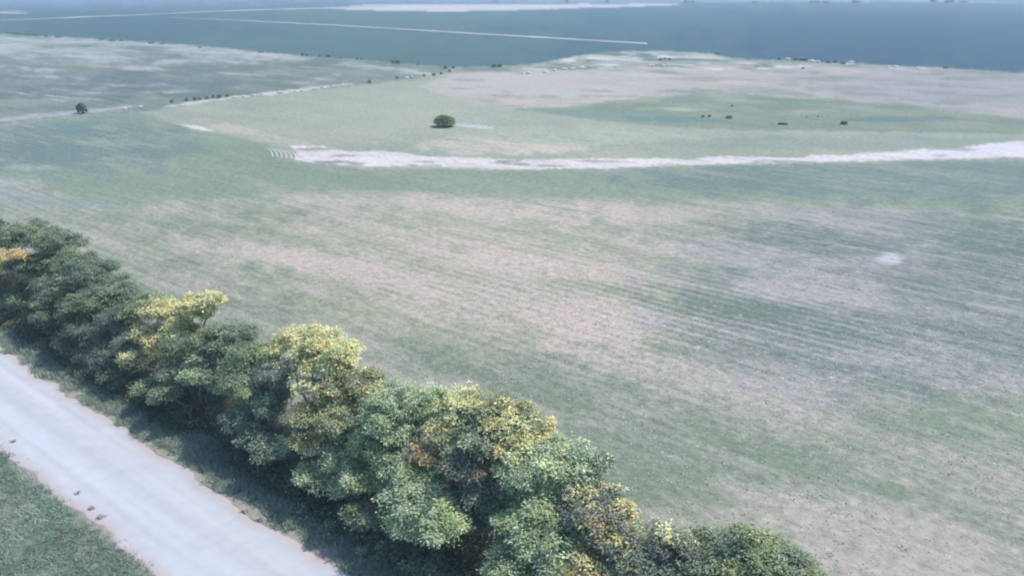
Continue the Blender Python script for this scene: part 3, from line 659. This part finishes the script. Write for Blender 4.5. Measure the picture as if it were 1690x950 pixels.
# bush proto for rows: copied
def copy_tree(o, parent=None):
    c = o.copy(); col.objects.link(c); c.parent = parent
    if parent is None: pass
    for ch in list(o.children): copy_tree(ch, c)
    return c
def row_of(proto_args, pts, label, cat, group, name='bush', jit=.3):
    proto = None
    for i, (x_, y_, sc_) in enumerate(pts):
        p = at(x_, y_)
        if proto is None:
            proto = make_bush(name, label, cat, x_, y_, *proto_args, group=group, n=90, leaf=.16 * proto_args[0]); o = proto
        else: o = copy_tree(proto)
        o.location = p; o.rotation_euler.z = random.uniform(0, 6.28); k = random.uniform(1 - jit, 1 + jit)
        o.scale = (sc_ * k, sc_ * k, sc_ * random.uniform(.8, 1.2))
row_of((1.0, .8, ['deep', 'deep']), [(500, 92, .9), (507, 92.5, 1), (528, 94, .8), (542, 95, 1), (563, 96, .6), (590, 98, .8), (597, 98.5, .6), (648, 105, 1.1), (656, 105.5, 1.3), (690, 108, .7), (735, 114, 1), (742, 119, 1), (748, 113, .9)],
       'small dark bush on the pale edge between the left pasture and the dark field', 'bush', 'bushes along the far edge of the left pasture')
row_of((2.2, .7, ['deep', 'grey']), [(14, 55.5, 1), (24, 56, 1), (36, 57, 1), (50, 58, 1), (62, 59, .9), (76, 60, .8), (96, 62, .8), (168, 66, .9), (186, 67.5, .8), (200, 68, .8), (250, 72, .7), (268, 73, .7), (330, 79, .6), (430, 87, .6)],
       'low dark bush in the thin hedge line behind the left pasture', 'bush', 'bushes of the hedge line behind the left pasture')
row_of((1.0, .8, ['deep', 'mid']), [(284, 170, .8), (308, 167, .9), (322, 165, .8), (330, 165, .7), (342, 163, .7), (352, 162, .7), (362, 161.5, .8), (375, 160, .7), (610, 137, .9), (655, 131, .8), (700, 126, .8), (716, 125, .9), (728, 123, .8)],
       'small green bush along the boundary between rough pasture and pale crop', 'bush', 'bushes along the boundary of the pale crop')
row_of((1.0, .4, ['straw', 'straw']), [(205, 180, .7), (215, 178, .6), (232, 177, .7), (388, 162, .8), (402, 160, .9), (418, 158, .8), (434, 156.5, .6), (463, 153.5, 1.1), (488, 151, .9), (498, 150, .6), (520, 147, 1.0), (532, 145.5, .8), (550, 143, .8), (565, 142, .8), (578, 140.5, .9), (672, 129, .9), (680, 128.5, .9)],
       'pale bleached tussock along the boundary between rough pasture and pale crop', 'tussock', 'pale tussocks along the crop boundary', name='tussock')
row_of((1.3, .7, ['deep', 'deep']), [(1272, 97, .6), (1286, 97.5, .7), (1313, 99.5, .9), (1322, 100, 1), (1330, 100.5, 1), (1338, 101, .7), (1355, 102, .8), (1367, 103.5, .9), (1378, 104, .9), (1392, 106, 1), (1185, 90, .8), (1560, 113, .8), (1090, 99.5, .8), (1105, 99, .9), (1097, 98, .8), (815, 111, 1), (825, 110.5, 1.1), (1325, 114, .6)],
       'dark bush on the scrubby edge between stubble field and dark field', 'bush', 'bushes along the far edge of the stubble field')
row_of((1.5, .45, ['straw', 'straw']), [(862, 122, .8), (872, 121.5, .8), (900, 120, 1), (915, 117, .8), (932, 115, 1.1), (945, 114, .9), (960, 113, 1), (975, 111, .8), (1075, 109, .9), (1095, 109.5, .8), (1300, 99, 1), (1340, 102, 1.1), (1350, 103, 1), (1405, 103, .9), (1466, 111, .9), (1478, 111, .8), (1515, 112.5, .7)],
       'pale bleached tussock on the far edge of the stubble field', 'tussock', 'pale tussocks on the far edge of the stubble field', name='tussock')
row_of((6.0, 2.6, ['deep', 'teal']), [(1133, 5, 1), (1142, 5, .9), (1245, 5, .8), (1340, 5, 1), (1348, 5, .8), (1363, 5.4, 1.1), (1410, 5.2, 1), (1416, 5, .8), (1540, 4.5, 1.3), (1563, 5.6, 1.2), (1570, 5.4, 1.2), (1590, 5.5, 1), (935, 4.5, .8), (1002, 4.5, .8), (818, 3.5, .8)],
       'distant dark tree on the horizon beyond the dark field', 'tree', 'distant trees beyond the dark field', name='tree')
row_of((.65, .4, ['deep', 'brown']), [(1160, 193, 1), (1171, 193, 1.1), (1208, 176, .9), (1331, 194, .6), (1350, 193, .6)],
       'small dark shrub among the others in the green pasture', 'shrub', 'small shrubs in the green pasture', name='shrub')
make_bush('shrub', 'flat dark shrub right of a pair of round shrubs in the pasture', 'shrub', 1203, 195, 1.1, .35, ['deep'], n=90, leaf=.25)
make_bush('shrub', 'single dark shrub right of the fallen log in the pasture', 'shrub', 1393, 205, 1.0, .5, ['deep'], n=90, leaf=.25)
# fallen log
lp = at(1292, 206)
lg = empty('fallen_log', lp, 'dark fallen log lying in the green pasture', 'log')
tb = Tubes(); tb.add([Vector((-.9, .1, .18)), Vector((-.4, .05, .22)), Vector((.2, 0, .2)), Vector((.9, -.1, .14))], [.17, .2, .18, .11], 8); tb.build('trunk', M_STONE, lg, (0, 0, 0))
tb = Tubes(); tb.add([Vector((.1, 0, .25)), Vector((.3, .15, .45)), Vector((.45, .3, .55))], [.07, .05, .02], 6); tb.build('branch_stub', M_STONE, lg, (0, 0, 0))

# dead leaf clumps blown to the road edge
def clump(px, py, w, label):
    p = at(px, py)
    w *= .75; n_ = 16; cen = rng.normal(0, 1, (n_, 3)) * np.array([w * .2, w * .15, .015]) + np.array([0, 0, .07])
    v, c_ = leaf_cloud(cen, np.tile([[0, 0, 1.]], (n_, 1)), 4, .07, .10, np.tile([(.42, .37, .35)], (n_, 1)), .25)
    o = link_mesh('leaf_litter', v, np.arange(len(v)), 4, M_LEAF, attrs={'leaf': c_}); o.location = p
    tag(o, label, 'leaf litter', 'clumps of dead leaves on the road edge')
clump(166, 853, .45, 'brown clump of dead leaves on the road, largest near its lower grass edge')
clump(152, 838, .25, 'tiny brown leaf clump just above the largest clump on the road')
clump(128, 813, .22, 'small brown leaf clump farther up the lower road edge')
clump(23, 728, .3, 'single small leaf clump on the gravel at the far left')
clump(405, 842, .5, 'brown clump of dead leaves at the upper road edge by the tree shadow')
clump(430, 856, .4, 'brown clump of dead leaves at the upper road edge, inside the tree shadow')

# ---------------------------------------------------------------- haze
def haze():
    m = bpy.data.materials.new('haze'); m.use_nodes = True; N = m.node_tree.nodes; L = m.node_tree.links
    N.remove(N['Principled BSDF'])
    v = N.new('ShaderNodeVolumePrincipled'); v.inputs['Density'].default_value = HAZE_D
    v.inputs['Color'].default_value = (.72, .88, 1.0, 1); v.inputs['Anisotropy'].default_value = 0.2
    L.new(v.outputs[0], N['Material Output'].inputs['Volume'])
    a = 8600.0; z0, z1 = -2.0, 60.0
    vs = [(x_, y_, z_) for z_ in (z0, z1) for y_ in (-a, a) for x_ in (-a, a)]
    fs = [(0, 2, 3, 1), (4, 5, 7, 6), (0, 1, 5, 4), (2, 6, 7, 3), (0, 4, 6, 2), (1, 3, 7, 5)]
    o = link_mesh('haze', np.array(vs), np.array(fs), 4, m); tag(o, kind='stuff')
HAZE_D = 0.00034
haze()
